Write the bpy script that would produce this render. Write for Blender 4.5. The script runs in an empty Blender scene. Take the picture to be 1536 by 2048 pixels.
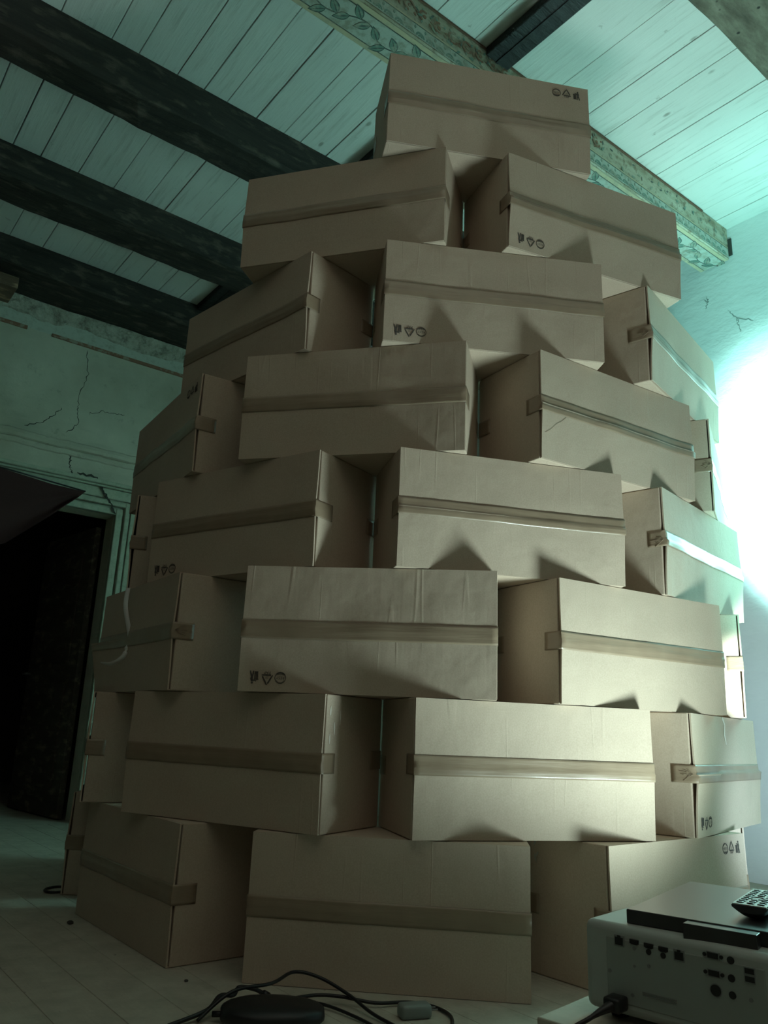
import bpy, bmesh, math, random
from mathutils import Vector, Matrix
from mathutils import noise as mn
S = bpy.context.scene
C = S.collection
R = random.Random(7)

# ------------------------------------------------------------------ camera
F_PX, PITCH, ROLL, EYE = 1589.23, 0.2679, 0.0415, 0.7003
cam = bpy.data.objects.new('camera', bpy.data.cameras.new('camera'))
C.objects.link(cam); S.camera = cam
fw = Vector((0, math.cos(PITCH), math.sin(PITCH)))
rt0, up0 = Vector((1, 0, 0)), Vector((0, -math.sin(PITCH), math.cos(PITCH)))
rt = math.cos(ROLL) * rt0 + math.sin(ROLL) * up0
up = -math.sin(ROLL) * rt0 + math.cos(ROLL) * up0
M = Matrix.Identity(4)
for i in range(3):
    M[i][0], M[i][1], M[i][2] = rt[i], up[i], -fw[i]
M[2][3] = EYE
cam.matrix_world = M
cam.data.sensor_fit = 'VERTICAL'; cam.data.sensor_height = 36
cam.data.lens = F_PX * 36 / 2048
cam.data.clip_start = 0.05

# ------------------------------------------------------------------ room frame: j runs along the joists, k across them
PSI = 0.651
JD = Vector((math.cos(PSI), math.sin(PSI), 0)); KD = Vector((-math.sin(PSI), math.cos(PSI), 0))
def room(j, k, z): return JD * j + KD * k + Vector((0, 0, z))

# ------------------------------------------------------------------ world, lamps, exposure
w = bpy.data.worlds.new('world'); S.world = w; w.use_nodes = True
w.node_tree.nodes['Background'].inputs[0].default_value = (0.55, 0.8, 0.7, 1)
w.node_tree.nodes['Background'].inputs[1].default_value = 0.002
S.view_settings.view_transform = 'Standard'; S.view_settings.look = 'None'
S.view_settings.exposure = 0.0; S.view_settings.gamma = 1; S.view_settings.use_curve_mapping = False
LAMP = Vector((1.273, 2.086, 0.17))
def spot(name, pos, aim, watts, col, size, blend, rad):
    l = bpy.data.lights.new(name, 'SPOT'); l.energy = watts; l.color = col
    l.spot_size = math.radians(size); l.spot_blend = blend; l.shadow_soft_size = rad
    o = bpy.data.objects.new(name, l); C.objects.link(o); o.location = pos
    o.rotation_euler = (Vector(aim) - Vector(pos)).to_track_quat('-Z', 'Y').to_euler()
    return o
spot('lamp_flood', LAMP, (-0.3, 2.9, 3.6), 125, (0.76, 1.0, 0.96), 114, 1.0, 0.19)
spot('fill_wash', LAMP, (0.6, -0.8, 3.8), 530, (1.0, 0.90, 0.77), 84, 1.0, 0.2)  # added warm fill, no real lamp: bounces off the ceiling behind the camera
lp = bpy.data.lights.new('lamp_glow', 'POINT'); lp.energy = 1.2; lp.color = (0.60, 0.95, 1.0); lp.shadow_soft_size = 0.12
lo = bpy.data.objects.new('lamp_glow', lp); C.objects.link(lo); lo.location = LAMP
spot('lamp_beam', LAMP, room(4.385, 1.72, 1.97), 8200, (0.45, 1.0, 0.94), 29, 1.0, 0.05)
spot('lamp_beam_edge', LAMP, (1.44, 3.15, 0.96), 420, (0.80, 1.0, 0.95), 13, 0.6, 0.02)
spot('lamp_halo', LAMP, room(4.385, 1.35, 2.5), 700, (0.30, 1.0, 0.92), 56, 1.0, 0.08)
spot('lamp_spill', LAMP, room(4.385, 2.05, 0.9), 165, (0.62, 0.88, 1.0), 58, 1.0, 0.08)

# ------------------------------------------------------------------ materials
def mat(name, col, rough=0.8, build=None, metal=0.0):
    m = bpy.data.materials.new(name); m.use_nodes = True
    nt = m.node_tree; b = nt.nodes['Principled BSDF']
    b.inputs['Base Color'].default_value = (*col, 1); b.inputs['Roughness'].default_value = rough
    b.inputs['Metallic'].default_value = metal
    if build: build(nt, b)
    return m
def N(nt, t, **kw):
    n = nt.nodes.new(t)
    for k, v in kw.items():
        if k in n.inputs: n.inputs[k].default_value = v
        else: setattr(n, k, v)
    return n
def coords(nt, scale=(1, 1, 1), rot=(0, 0, 0)):
    t = nt.nodes.new('ShaderNodeTexCoord'); mp = nt.nodes.new('ShaderNodeMapping')
    mp.inputs['Scale'].default_value = scale; mp.inputs['Rotation'].default_value = rot
    nt.links.new(t.outputs['Object'], mp.inputs['Vector']); return mp.outputs['Vector']
def noise(nt, vec, scale, detail=4, rough=0.55):
    n = N(nt, 'ShaderNodeTexNoise'); n.inputs['Scale'].default_value = scale
    n.inputs['Detail'].default_value = detail; n.inputs['Roughness'].default_value = rough
    nt.links.new(vec, n.inputs['Vector']); return n.outputs['Fac']
def ramp(nt, fac, stops):
    r = nt.nodes.new('ShaderNodeValToRGB'); e = r.color_ramp.elements
    while len(e) < len(stops): e.new(0.5)
    for el, (p, c) in zip(e, stops):
        el.position = p; el.color = (*c, 1) if len(c) == 3 else c
    nt.links.new(fac, r.inputs['Fac']); return r.outputs['Color']
def mix(nt, fac, a, b, mode='MIX'):
    m = nt.nodes.new('ShaderNodeMix'); m.data_type = 'RGBA'; m.blend_type = mode
    for k, v in ((0, fac), (6, a), (7, b)):
        if hasattr(v, 'default_value'): nt.links.new(v, m.inputs[k])
        elif k == 0: m.inputs[0].default_value = v
        else: m.inputs[k].default_value = (*v, 1)
    return m.outputs[2]
def bump(nt, b, h, dist, strength=1.0, prev=None):
    n = nt.nodes.new('ShaderNodeBump'); n.inputs['Strength'].default_value = strength
    n.inputs['Distance'].default_value = dist; nt.links.new(h, n.inputs['Height'])
    if prev: nt.links.new(prev, n.inputs['Normal'])
    nt.links.new(n.outputs['Normal'], b.inputs['Normal']); return n.outputs['Normal']

def kraft(nt, b):
    v = coords(nt)
    n1 = noise(nt, v, 5, 3); n2 = noise(nt, v, 220, 2); n3 = noise(nt, coords(nt, (60, 60, 3)), 1, 3)
    c = ramp(nt, n1, [(0.3, (0.48, 0.385, 0.295)), (0.7, (0.54, 0.435, 0.335))])
    c = mix(nt, 0.35, c, ramp(nt, n2, [(0.3, (0.42, 0.33, 0.25)), (0.7, (0.60, 0.50, 0.40))]))
    nt.links.new(c, b.inputs['Base Color'])
    wv = N(nt, 'ShaderNodeTexWave'); wv.inputs['Scale'].default_value = 22; wv.inputs['Distortion'].default_value = 0.4
    nt.links.new(v, wv.inputs['Vector'])
    p = bump(nt, b, wv.outputs['Fac'], 0.0006, 0.05)
    p = bump(nt, b, n3, 0.003, 0.06, p)
    oi = nt.nodes.new('ShaderNodeObjectInfo'); va = N(nt, 'ShaderNodeVectorMath', operation='ADD'); cx = N(nt, 'ShaderNodeMath', operation='MULTIPLY'); cx.inputs[1].default_value = 40
    nt.links.new(oi.outputs['Random'], cx.inputs[0]); nt.links.new(coords(nt, (7, 7, 0.25)), va.inputs[0]); nt.links.new(cx.outputs[0], va.inputs[1])
    cr = noise(nt, va.outputs[0], 1.0, 1.5)
    crl = ramp(nt, cr, [(0.488, (0, 0, 0)), (0.497, (1, 1, 1)), (0.506, (0, 0, 0))])
    mk = ramp(nt, noise(nt, v, 3.3, 1), [(0.45, (0, 0, 0)), (0.6, (1, 1, 1))])
    p = bump(nt, b, mix(nt, 1.0, crl, mk, 'MULTIPLY'), 0.004, 0.22, p)
    bump(nt, b, n1, 0.012, 0.6, p)
KRAFT = mat('kraft_cardboard', (0.5, 0.4, 0.28), 0.75, kraft)
KEDGE = mat('dark_corrugated_inside', (0.10, 0.075, 0.05), 0.9)
TORN = mat('torn_paper', (0.75, 0.70, 0.62), 0.8)
def tape_m(nt, b):
    v = coords(nt); n = noise(nt, coords(nt, (2.0, 6, 26)), 2.2, 3); n2 = noise(nt, v, 9, 2)
    nt.links.new(ramp(nt, n2, [(0.3, (0.275, 0.205, 0.14)), (0.7, (0.335, 0.255, 0.175))]), b.inputs['Base Color'])
    b.inputs['Coat Weight'].default_value = 0.35; b.inputs['Coat Roughness'].default_value = 0.15
    bump(nt, b, n, 0.006, 0.3)
TAPE = mat('brown_packing_tape', (0.36, 0.29, 0.18), 0.42, tape_m)
def ink_m(nt, b):
    n = noise(nt, coords(nt), 300, 2)
    nt.links.new(ramp(nt, n, [(0.35, (0.035, 0.034, 0.032)), (0.75, (0.13, 0.11, 0.09))]), b.inputs['Base Color'])
INK = mat('black_print_ink', (0.03, 0.03, 0.03), 0.7, ink_m)

def plank_m(nt, b):
    v = coords(nt); g = noise(nt, coords(nt, (26, 1.6, 26)), 1.5, 6, 0.65); s = noise(nt, v, 14, 5, 0.7); l = noise(nt, v, 1.2, 3)
    c = ramp(nt, l, [(0.3, (0.66, 0.66, 0.62)), (0.7, (0.80, 0.79, 0.75))])
    c = mix(nt, ramp(nt, g, [(0.54, (0, 0, 0)), (0.74, (0.6, 0.6, 0.6))]), c, (0.40, 0.38, 0.33))
    c = mix(nt, ramp(nt, s, [(0.66, (0, 0, 0)), (0.74, (0.7, 0.7, 0.7))]), c, (0.33, 0.31, 0.27))
    nt.links.new(c, b.inputs['Base Color'])
    vo = N(nt, 'ShaderNodeTexVoronoi'); vo.inputs['Scale'].default_value = 3.4; nt.links.new(coords(nt, (1.6, 0.8, 1)), vo.inputs['Vector'])
    c = mix(nt, ramp(nt, vo.outputs['Distance'], [(0.035, (0.8, 0.8, 0.8)), (0.075, (0, 0, 0))]), c, (0.30, 0.28, 0.24))
    nt.links.new(c, b.inputs['Base Color'])
    p = bump(nt, b, g, 0.006, 0.5); bump(nt, b, s, 0.004, 0.4, p)
PLANK = mat('whitewashed_planks', (0.75, 0.75, 0.7), 0.75, plank_m)
BLACK = mat('dark_void_above_planks', (0.008, 0.008, 0.008), 1.0)
def wood_m(c1, c2, sc):
    def f(nt, b):
        g = noise(nt, coords(nt, (1.2, 16, 16)), sc, 6, 0.65); s = noise(nt, coords(nt, (3, 8, 8)), 2.2, 5, 0.6)
        c = ramp(nt, g, [(0.3, c1), (0.72, c2)])
        c = mix(nt, ramp(nt, s, [(0.53, (0, 0, 0)), (0.70, (0.6, 0.6, 0.6))]), c, tuple(min(1, x * 3.6) for x in c2))
        nt.links.new(c, b.inputs['Base Color'])
        p = bump(nt, b, g, 0.012, 0.7); bump(nt, b, s, 0.02, 0.5, p)
    return f
JOIST = mat('blackened_joist_wood', (0.03, 0.025, 0.02), 0.85, wood_m((0.013, 0.010, 0.008), (0.046, 0.036, 0.028), 1.6))
STRUT = mat('black_painted_wood', (0.01, 0.01, 0.01), 0.6, wood_m((0.005, 0.005, 0.005), (0.012, 0.012, 0.012), 2))
def nearbeam_m(nt, b):
    v = coords(nt); a = noise(nt, coords(nt, (3, 9, 9)), 1.2, 6, 0.65); s = N(nt, 'ShaderNodeTexVoronoi'); s.inputs['Scale'].default_value = 16
    nt.links.new(v, s.inputs['Vector'])
    c = ramp(nt, a, [(0.3, (0.055, 0.045, 0.03)), (0.5, (0.14, 0.12, 0.085)), (0.72, (0.27, 0.25, 0.19))])
    c = mix(nt, ramp(nt, s.outputs['Distance'], [(0.10, (1, 1, 1)), (0.16, (0, 0, 0))]), c, (0.02, 0.018, 0.012))
    nt.links.new(c, b.inputs['Base Color']); bump(nt, b, a, 0.015, 0.8)
NEARB = mat('worn_brown_beam_wood', (0.12, 0.1, 0.07), 0.85, nearbeam_m)
def beam_m(nt, b):
    v = coords(nt); a = noise(nt, coords(nt, (2.5, 10, 10)), 2.0, 7, 0.7); s = noise(nt, v, 22, 4, 0.7); l = noise(nt, coords(nt, (0.7, 2, 2)), 1.4, 3)
    c = ramp(nt, a, [(0.32, (0.30, 0.23, 0.15)), (0.5, (0.50, 0.45, 0.34)), (0.7, (0.62, 0.58, 0.48))])
    c = mix(nt, ramp(nt, s, [(0.52, (0, 0, 0)), (0.62, (0.75, 0.75, 0.75))]), c, (0.24, 0.17, 0.11))
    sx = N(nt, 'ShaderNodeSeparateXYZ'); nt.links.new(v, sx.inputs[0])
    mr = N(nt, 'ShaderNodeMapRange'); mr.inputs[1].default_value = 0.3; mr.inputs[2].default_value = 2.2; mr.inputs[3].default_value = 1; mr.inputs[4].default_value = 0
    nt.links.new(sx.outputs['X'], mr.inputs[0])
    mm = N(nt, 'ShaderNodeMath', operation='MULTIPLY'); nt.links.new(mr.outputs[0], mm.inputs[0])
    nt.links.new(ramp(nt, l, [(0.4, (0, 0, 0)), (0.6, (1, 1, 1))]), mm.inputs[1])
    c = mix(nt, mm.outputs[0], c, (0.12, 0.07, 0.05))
    nt.links.new(c, b.inputs['Base Color']); bump(nt, b, a, 0.008, 0.7)
BEAM = mat('faded_cream_painted_wood', (0.5, 0.45, 0.35), 0.8, beam_m)
def worn(col, to=(0.52, 0.47, 0.37), lo=0.5, hi=0.68):
    def f(nt, b):
        n = noise(nt, coords(nt), 20, 5, 0.7)
        nt.links.new(mix(nt, ramp(nt, n, [(lo, (0, 0, 0)), (hi, (0.8, 0.8, 0.8))]), col, to), b.inputs['Base Color'])
    return f
GREENP = mat('faded_green_paint', (0.1, 0.25, 0.2), 0.8, worn((0.17, 0.27, 0.22), (0.46, 0.42, 0.33), 0.45, 0.62))
REDP = mat('faded_russet_paint', (0.25, 0.1, 0.06), 0.8, worn((0.26, 0.13, 0.08)))
CREAMP = mat('faded_cream_line_paint', (0.6, 0.5, 0.35), 0.8, worn((0.60, 0.50, 0.34), (0.4, 0.36, 0.28)))
PALEP = mat('faded_pale_green_paint', (0.5, 0.55, 0.5), 0.8, worn((0.50, 0.53, 0.47), (0.30, 0.27, 0.20), 0.46, 0.64))
DARKP = mat('faded_dark_outline_paint', (0.08, 0.1, 0.09), 0.8, worn((0.09, 0.12, 0.11), (0.40, 0.38, 0.30), 0.47, 0.64))
BROWNP = mat('red_brown_paint', (0.16, 0.08, 0.05), 0.8)

def plaster_right(nt, b):
    v = coords(nt, (1, 1, 1)); a = noise(nt, coords(nt, (1.5, 3.0, 6.0), (0.5, 0, 0)), 2.2, 5, 0.55); l = noise(nt, v, 1.1, 3); s = noise(nt, v, 40, 2)
    c = ramp(nt, l, [(0.3, (0.70, 0.70, 0.68)), (0.7, (0.80, 0.80, 0.78))])
    nt.links.new(c, b.inputs['Base Color'])
    p = bump(nt, b, a, 0.05, 0.2); bump(nt, b, s, 0.002, 0.3, p)
PLR = mat('white_uneven_plaster', (0.75, 0.75, 0.73), 0.85, plaster_right)
def plaster_back(nt, b):
    v = coords(nt); a = noise(nt, v, 1.7, 6, 0.6); s = noise(nt, v, 13, 5, 0.7); l = noise(nt, coords(nt, (1, 1, 5)), 1.3, 4, 0.6)
    c = ramp(nt, a, [(0.3, (0.44, 0.41, 0.32)), (0.52, (0.56, 0.53, 0.43)), (0.72, (0.66, 0.62, 0.51))])
    c = mix(nt, ramp(nt, l, [(0.55, (0, 0, 0)), (0.75, (0.5, 0.5, 0.5))]), c, (0.28, 0.29, 0.23))
    c = mix(nt, ramp(nt, s, [(0.60, (0, 0, 0)), (0.72, (0.4, 0.4, 0.4))]), c, (0.24, 0.23, 0.18))
    nt.links.new(c, b.inputs['Base Color']); p = bump(nt, b, a, 0.03, 0.5); bump(nt, b, s, 0.006, 0.6, p)
PLB = mat('aged_grey_plaster', (0.4, 0.4, 0.34), 0.9, plaster_back)
def rubble_m(nt, b):
    v = coords(nt); s = N(nt, 'ShaderNodeTexVoronoi'); s.inputs['Scale'].default_value = 11; n = noise(nt, v, 9, 6, 0.75)
    nt.links.new(v, s.inputs['Vector'])
    c = ramp(nt, n, [(0.35, (0.20, 0.18, 0.14)), (0.5, (0.46, 0.44, 0.36)), (0.7, (0.62, 0.60, 0.51))])
    nt.links.new(c, b.inputs['Base Color']); bump(nt, b, n, 0.03, 0.8)
RUBBLE = mat('broken_masonry', (0.35, 0.33, 0.27), 0.95, rubble_m)
PALEPL = mat('pale_painted_plaster', (0.5, 0.52, 0.45), 0.85, worn((0.52, 0.54, 0.47), (0.36, 0.36, 0.29), 0.5, 0.7))
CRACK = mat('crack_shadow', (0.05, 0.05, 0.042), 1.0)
CRACKL = mat('hairline_crack', (0.30, 0.33, 0.31), 1.0)
def floor_m(nt, b):
    v = coords(nt); g = noise(nt, coords(nt, (22, 1.4, 22)), 1.2, 5, 0.6); s = noise(nt, v, 9, 5, 0.7); d = noise(nt, v, 38, 3, 0.6)
    c = ramp(nt, s, [(0.3, (0.38, 0.36, 0.29)), (0.7, (0.54, 0.51, 0.42))])
    c = mix(nt, ramp(nt, g, [(0.55, (0, 0, 0)), (0.75, (0.35, 0.35, 0.35))]), c, (0.30, 0.27, 0.20))
    c = mix(nt, ramp(nt, d, [(0.70, (0, 0, 0)), (0.74, (0.7, 0.7, 0.7))]), c, (0.14, 0.13, 0.10))
    nt.links.new(c, b.inputs['Base Color']); bump(nt, b, g, 0.004, 0.5)
FLOOR = mat('dusty_pale_floorboards', (0.42, 0.4, 0.33), 0.75, floor_m)
CASING = mat('pale_green_casing_paint', (0.4, 0.44, 0.34), 0.8, worn((0.44, 0.46, 0.36), (0.28, 0.30, 0.23), 0.45, 0.7))
DOORM = mat('dark_door_wood', (0.08, 0.065, 0.05), 0.7, wood_m((0.05, 0.04, 0.03), (0.10, 0.08, 0.06), 1.5))
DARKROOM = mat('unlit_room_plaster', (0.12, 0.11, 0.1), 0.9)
CURTM = mat('dark_red_cloth', (0.05, 0.018, 0.018), 0.95)
PROJM = mat('white_projector_plastic', (0.40, 0.44, 0.41), 0.5)
PROJD = mat('grey_port_panel', (0.30, 0.34, 0.31), 0.55)
PORT = mat('black_port_cavity', (0.006, 0.007, 0.007), 0.4)
PORTG = mat('grey_port_metal', (0.20, 0.22, 0.21), 0.4)
SLABM = mat('satin_black_plastic', (0.03, 0.032, 0.032), 0.30)
CABLE = mat('black_cable_rubber', (0.010, 0.011, 0.012), 0.45)
REMB = mat('dark_grey_remote_shell', (0.05, 0.06, 0.06), 0.5)
REMT = mat('white_remote_face', (0.60, 0.66, 0.63), 0.45)
TABLE = mat('pale_board', (0.52, 0.50, 0.42), 0.6, floor_m)
PLUGM = mat('grey_plug_plastic', (0.22, 0.26, 0.24), 0.5)
RIBM = mat('white_paper_strip', (0.70, 0.72, 0.70), 0.7)
CLEAR = mat('clear_film', (0.45, 0.45, 0.42), 0.25)
STUB = mat('brown_timber', (0.16, 0.10, 0.06), 0.85, wood_m((0.09, 0.06, 0.04), (0.2, 0.12, 0.075), 2))

# ------------------------------------------------------------------ helpers
def tag(o, label=None, cat=None, group=None, kind=None):
    if label: o['label'] = label
    if cat: o['category'] = cat
    if group: o['group'] = group
    if kind: o['kind'] = kind
    return o
def empty(name, loc=(0, 0, 0), rz=0):
    o = bpy.data.objects.new(name, None); C.objects.link(o); o.empty_display_size = 0.1
    o.location = loc; o.rotation_euler = (0, 0, rz); return o
def obj(name, bm, mats, parent=None, smooth=False, rz=None):
    me = bpy.data.meshes.new(name); bm.normal_update(); bm.to_mesh(me); bm.free()
    for m in (mats if isinstance(mats, (list, tuple)) else [mats]): me.materials.append(m)
    if smooth:
        for p in me.polygons: p.use_smooth = True
    o = bpy.data.objects.new(name, me); C.objects.link(o); o.parent = parent
    if rz is not None: o.rotation_euler = (0, 0, rz)
    return o
def bx(bm, x0, x1, y0, y1, z0, z1, mi=0, bev=0.0, seg=2):
    vs = [bm.verts.new((x, y, z)) for x in (x0, x1) for y in (y0, y1) for z in (z0, z1)]
    fs = [bm.faces.new([vs[i] for i in q]) for q in ((0, 1, 3, 2), (4, 6, 7, 5), (0, 4, 5, 1), (2, 3, 7, 6), (0, 2, 6, 4), (1, 5, 7, 3))]
    for f in fs: f.material_index = mi
    if bev > 0:
        es = list({e for f in fs for e in f.edges})
        r = bmesh.ops.bevel(bm, geom=es, offset=bev, segments=seg, profile=0.5, affect='EDGES')
        for f in r['faces']: f.material_index = mi
    return bm
def B(*a, **k): return bx(bmesh.new(), *a, **k)
def grid(bm, fn, nu, nv, mi=0, flip=False):
    vs = [[bm.verts.new(fn(i / nu, j / nv)) for j in range(nv + 1)] for i in range(nu + 1)]
    for i in range(nu):
        for j in range(nv):
            q = [vs[i][j], vs[i + 1][j], vs[i + 1][j + 1], vs[i][j + 1]]
            if flip: q.reverse()
            bm.faces.new(q).material_index = mi
    return vs
def tube(bm, pts, rad, n=8, mi=0, close=False):
    pts = [Vector(p) for p in pts]; rings = []; prev = None
    for i, p in enumerate(pts):
        d = (pts[min(i + 1, len(pts) - 1)] - pts[max(i - 1, 0)]).normalized()
        a = prev if prev is not None else (Vector((0, 0, 1)) if abs(d.z) < 0.9 else Vector((1, 0, 0)))
        a = (a - d * a.dot(d)).normalized(); prev = a; b = d.cross(a)
        r = rad[i] if isinstance(rad, (list, tuple)) else rad
        rings.append([bm.verts.new(p + (a * math.cos(t) + b * math.sin(t)) * r) for t in [2 * math.pi * q / n for q in range(n)]])
    for r0, r1 in zip(rings, rings[1:]):
        for q in range(n): bm.faces.new((r0[q], r0[(q + 1) % n], r1[(q + 1) % n], r1[q])).material_index = mi
    bm.faces.new(rings[0][::-1]); bm.faces.new(rings[-1]); return bm
def smooth_path(pts, n=8):
    pts = [Vector(p) for p in pts]; P = [pts[0]] + pts + [pts[-1]]; out = []
    for i in range(1, len(P) - 2):
        for s in range(n):
            t = s / n; a, b, c, d = P[i - 1:i + 3]
            out.append(0.5 * ((2 * b) + (c - a) * t + (2 * a - 5 * b + 4 * c - d) * t * t + (3 * b - a - 3 * c + d) * t ** 3))
    out.append(pts[-1]); return out
def extr(bm, poly, fn, th, mi=0):
    """prism from a 2D outline; fn maps (u, v, h) to 3D"""
    lo = [bm.verts.new(fn(u, v, 0)) for u, v in poly]; hi = [bm.verts.new(fn(u, v, th)) for u, v in poly]
    n = len(poly)
    try:
        bm.faces.new(hi).material_index = mi; bm.faces.new(lo[::-1]).material_index = mi
    except ValueError: pass
    for i in range(n):
        bm.faces.new((lo[i], lo[(i + 1) % n], hi[(i + 1) % n], hi[i])).material_index = mi
def disc(bm, r, cx, cy, fn, th, n=20, r0=None, a0=0, a1=2 * math.pi, mi=0):
    ts = [a0 + (a1 - a0) * i / n for i in range(n + 1)]
    if r0 is None: extr(bm, [(cx + r * math.cos(t), cy + r * math.sin(t)) for t in ts[:-1]], fn, th, mi); return
    for t0, t1 in zip(ts, ts[1:]):
        extr(bm, [(cx + r0 * math.cos(t0), cy + r0 * math.sin(t0)), (cx + r * math.cos(t0), cy + r * math.sin(t0)),
                  (cx + r * math.cos(t1), cy + r * math.sin(t1)), (cx + r0 * math.cos(t1), cy + r0 * math.sin(t1))], fn, th, mi)
def stroke(bm, pts, wd, fn, th, mi=0):
    """a flat brush stroke of varying width"""
    pts = [Vector(p) for p in pts]; n = len(pts); L = []; Rr = []
    for i, p in enumerate(pts):
        d = (pts[min(i + 1, n - 1)] - pts[max(i - 1, 0)]).normalized(); q = Vector((-d.y, d.x))
        ww = (wd[i] if isinstance(wd, (list, tuple)) else wd) / 2
        L.append(p + q * ww); Rr.append(p - q * ww)
    for i in range(n - 1):
        extr(bm, [tuple(L[i]), tuple(Rr[i]), tuple(Rr[i + 1]), tuple(L[i + 1])], fn, th, mi)
def leaf(bm, x, y, ang, L, Wd, fn, th, mi=0):
    pts = []
    for i in range(9):
        t = i / 8; pts.append((t * L, Wd / 2 * math.sin(math.pi * t ** 0.8)))
    for i in range(7, 0, -1):
        t = i / 8; pts.append((t * L, -Wd / 2 * math.sin(math.pi * t ** 0.8)))
    c, s = math.cos(ang), math.sin(ang)
    extr(bm, [(x + c * a - s * b, y + s * a + c * b) for a, b in pts], fn, th, mi)
def text2d(txt, size):
    cu = bpy.data.curves.new('t', 'FONT'); cu.body = txt; cu.size = size; cu.align_x = 'CENTER'; cu.align_y = 'CENTER'; cu.resolution_u = 2
    o = bpy.data.objects.new('t', cu); C.objects.link(o)
    dg = bpy.context.evaluated_depsgraph_get(); me = bpy.data.meshes.new_from_object(o.evaluated_get(dg))
    vs = [tuple(v.co[:2]) for v in me.vertices]; fs = [tuple(p.vertices) for p in me.polygons]
    bpy.data.objects.remove(o); bpy.data.meshes.remove(me); bpy.data.curves.remove(cu)
    return vs, fs
def put_text(bm, t2, x, y, fn, h=0.0008, mi=0):
    vs = [bm.verts.new(fn(x + a, y + b, h)) for a, b in t2[0]]
    for f in t2[1]:
        try: bm.faces.new([vs[i] for i in f]).material_index = mi
        except ValueError: pass

# ------------------------------------------------------------------ the room
ZC = 3.896
J0, J1, K0, K1 = -3.0, 4.385, -2.2, 5.9
# floor boards run along k
bm = bmesh.new(); j = J0 + 0.003
js = [0.717 + 0.148 * i for i in range(-26, 26)]
for a, b in zip(js, js[1:]):
    a = max(a, J0); b = min(b, J1)
    if b - a > 0.01: bx(bm, a + 0.0006, b - 0.0006, K0, K1 + 0.0, -0.03, 0.0, bev=0.0008, seg=1)
bx(bm, J0, J1, K0, K1, -0.06, -0.031, mi=1)
tag(obj('floor', bm, [FLOOR, BLACK], rz=PSI), kind='structure')
# ceiling planks, in bays between the beams
bm = bmesh.new()
bays = [(K0, 1.25, []), (1.25, 2.33, [2.35, 2.657, 2.916, 3.11, 3.393, 3.595, 3.799, 4.095, 4.25]),
        (2.33, 3.48, [0.36, 0.533, 0.772, 0.91, 1.113, 1.261, 1.396, 1.571, 1.748, 1.857, 2.03]),
        (3.48, 4.62, [0.42, 0.587, 0.741, 0.961, 1.178, 1.381, 1.514, 1.733, 1.9, 2.05]),
        (4.62, 5.9, [0.55, 0.80, 1.02, 1.20, 1.33, 1.53, 1.71, 1.88, 2.05])]
for k0, k1, seams in bays:
    s = list(seams) or [0.0]
    while s[0] > J0: s.insert(0, s[0] - R.uniform(0.15, 0.24))
    while s[-1] < J1: s.append(s[-1] + R.uniform(0.15, 0.24))
    for a, b in zip(s, s[1:]):
        a, b = max(a, J0), min(b, J1)
        if b - a < 0.02: continue
        g = R.choice((0.0012, 0.002, 0.003, 0.0045)); dz = R.uniform(0, 0.004)
        bx(bm, a + g, b - g * 0.6, k0, k1, ZC + dz, ZC + 0.03, bev=0.0015, seg=1)
bx(bm, J0, J1, K0, K1, ZC + 0.031, ZC + 0.06, mi=1)
tag(obj('ceiling', bm, [PLANK, BLACK], rz=PSI), kind='structure')
# right wall (far end of the joists)
tag(obj('wall_right', B(J1, J1 + 0.3, K0, K1 + 0.3, 0, 4.0), PLR, rz=PSI), kind='structure')
wr = bpy.data.objects['wall_right']
def crackline(name, pts, plane, width, parent, m, seed):
    r = random.Random(seed); P = []
    for (a0, b0), (a1, b1) in zip(pts, pts[1:]):
        for i in range(7):
            t = i / 7; P.append((a0 + (a1 - a0) * t + r.uniform(-1, 1) * 0.008, b0 + (b1 - b0) * t + r.uniform(-1, 1) * 0.008))
    P.append(pts[-1]); wd = [width * r.uniform(0.4, 1.3) for _ in P]; wd[0] = wd[-1] = width * 0.2
    bm = bmesh.new(); stroke(bm, P, wd, plane, 0.0015)
    return obj(name, bm, m, parent)
fr = lambda u, v, h: (J1 - h, u, v)
for i, l in enumerate([[(2.421, 3.473), (2.398, 3.445), (2.418, 3.405)], [(2.398, 3.445), (2.405, 3.49)], [(2.269, 3.333), (2.226, 3.268), (2.119, 3.199)], [(2.223, 3.259), (2.211, 3.212), (2.2, 3.157)]]):
    crackline('wall_crack', l, fr, 0.006, wr, CRACKL, i)
# back wall with the doorway
DJ0, DJ1, DZ = 0.85, 1.916, 2.187
bm = bmesh.new()
bx(bm, J0, DJ0, K1, K1 + 0.16, 0, 4.0); bx(bm, DJ1, J1, K1, K1 + 0.16, 0, 4.0); bx(bm, DJ0, DJ1, K1, K1 + 0.16, DZ, 4.0)
wb = tag(obj('wall_back', bm, PLB, rz=PSI), kind='structure')
fb = lambda u, v, h: (u, K1 - h, v)
# broken masonry band under the last joist
def rub(t, s):
    jj = J0 + (J1 - J0) * t; zb = 3.565 + 0.05 * mn.noise(Vector((jj * 2.3, 0, 0))) + 0.03 * mn.noise(Vector((jj * 9, 3, 0)))
    z = zb + (3.90 - zb) * s; d = 0.008 + 0.025 * abs(mn.noise(Vector((jj * 9, z * 12, 1)))) + 0.02 * abs(mn.noise(Vector((jj * 25, z * 25, 4))))
    if s == 0: d = 0.0
    return (jj, K1 - d, z)
bm = bmesh.new(); grid(bm, rub, 420, 22); obj('broken_masonry_band', bm, RUBBLE, wb)
bm = bmesh.new()
def palef(t, s):
    jj = J0 + (J1 - J0) * t; z = 3.475 + 0.125 * s; return (jj, K1 - 0.006 - 0.008 * abs(mn.noise(Vector((jj * 6, z * 6, 2)))), z)
grid(bm, palef, 200, 4); obj('pale_painted_band', bm, PALEPL, wb)
bm = bmesh.new(); r = random.Random(4); x = J0
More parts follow.
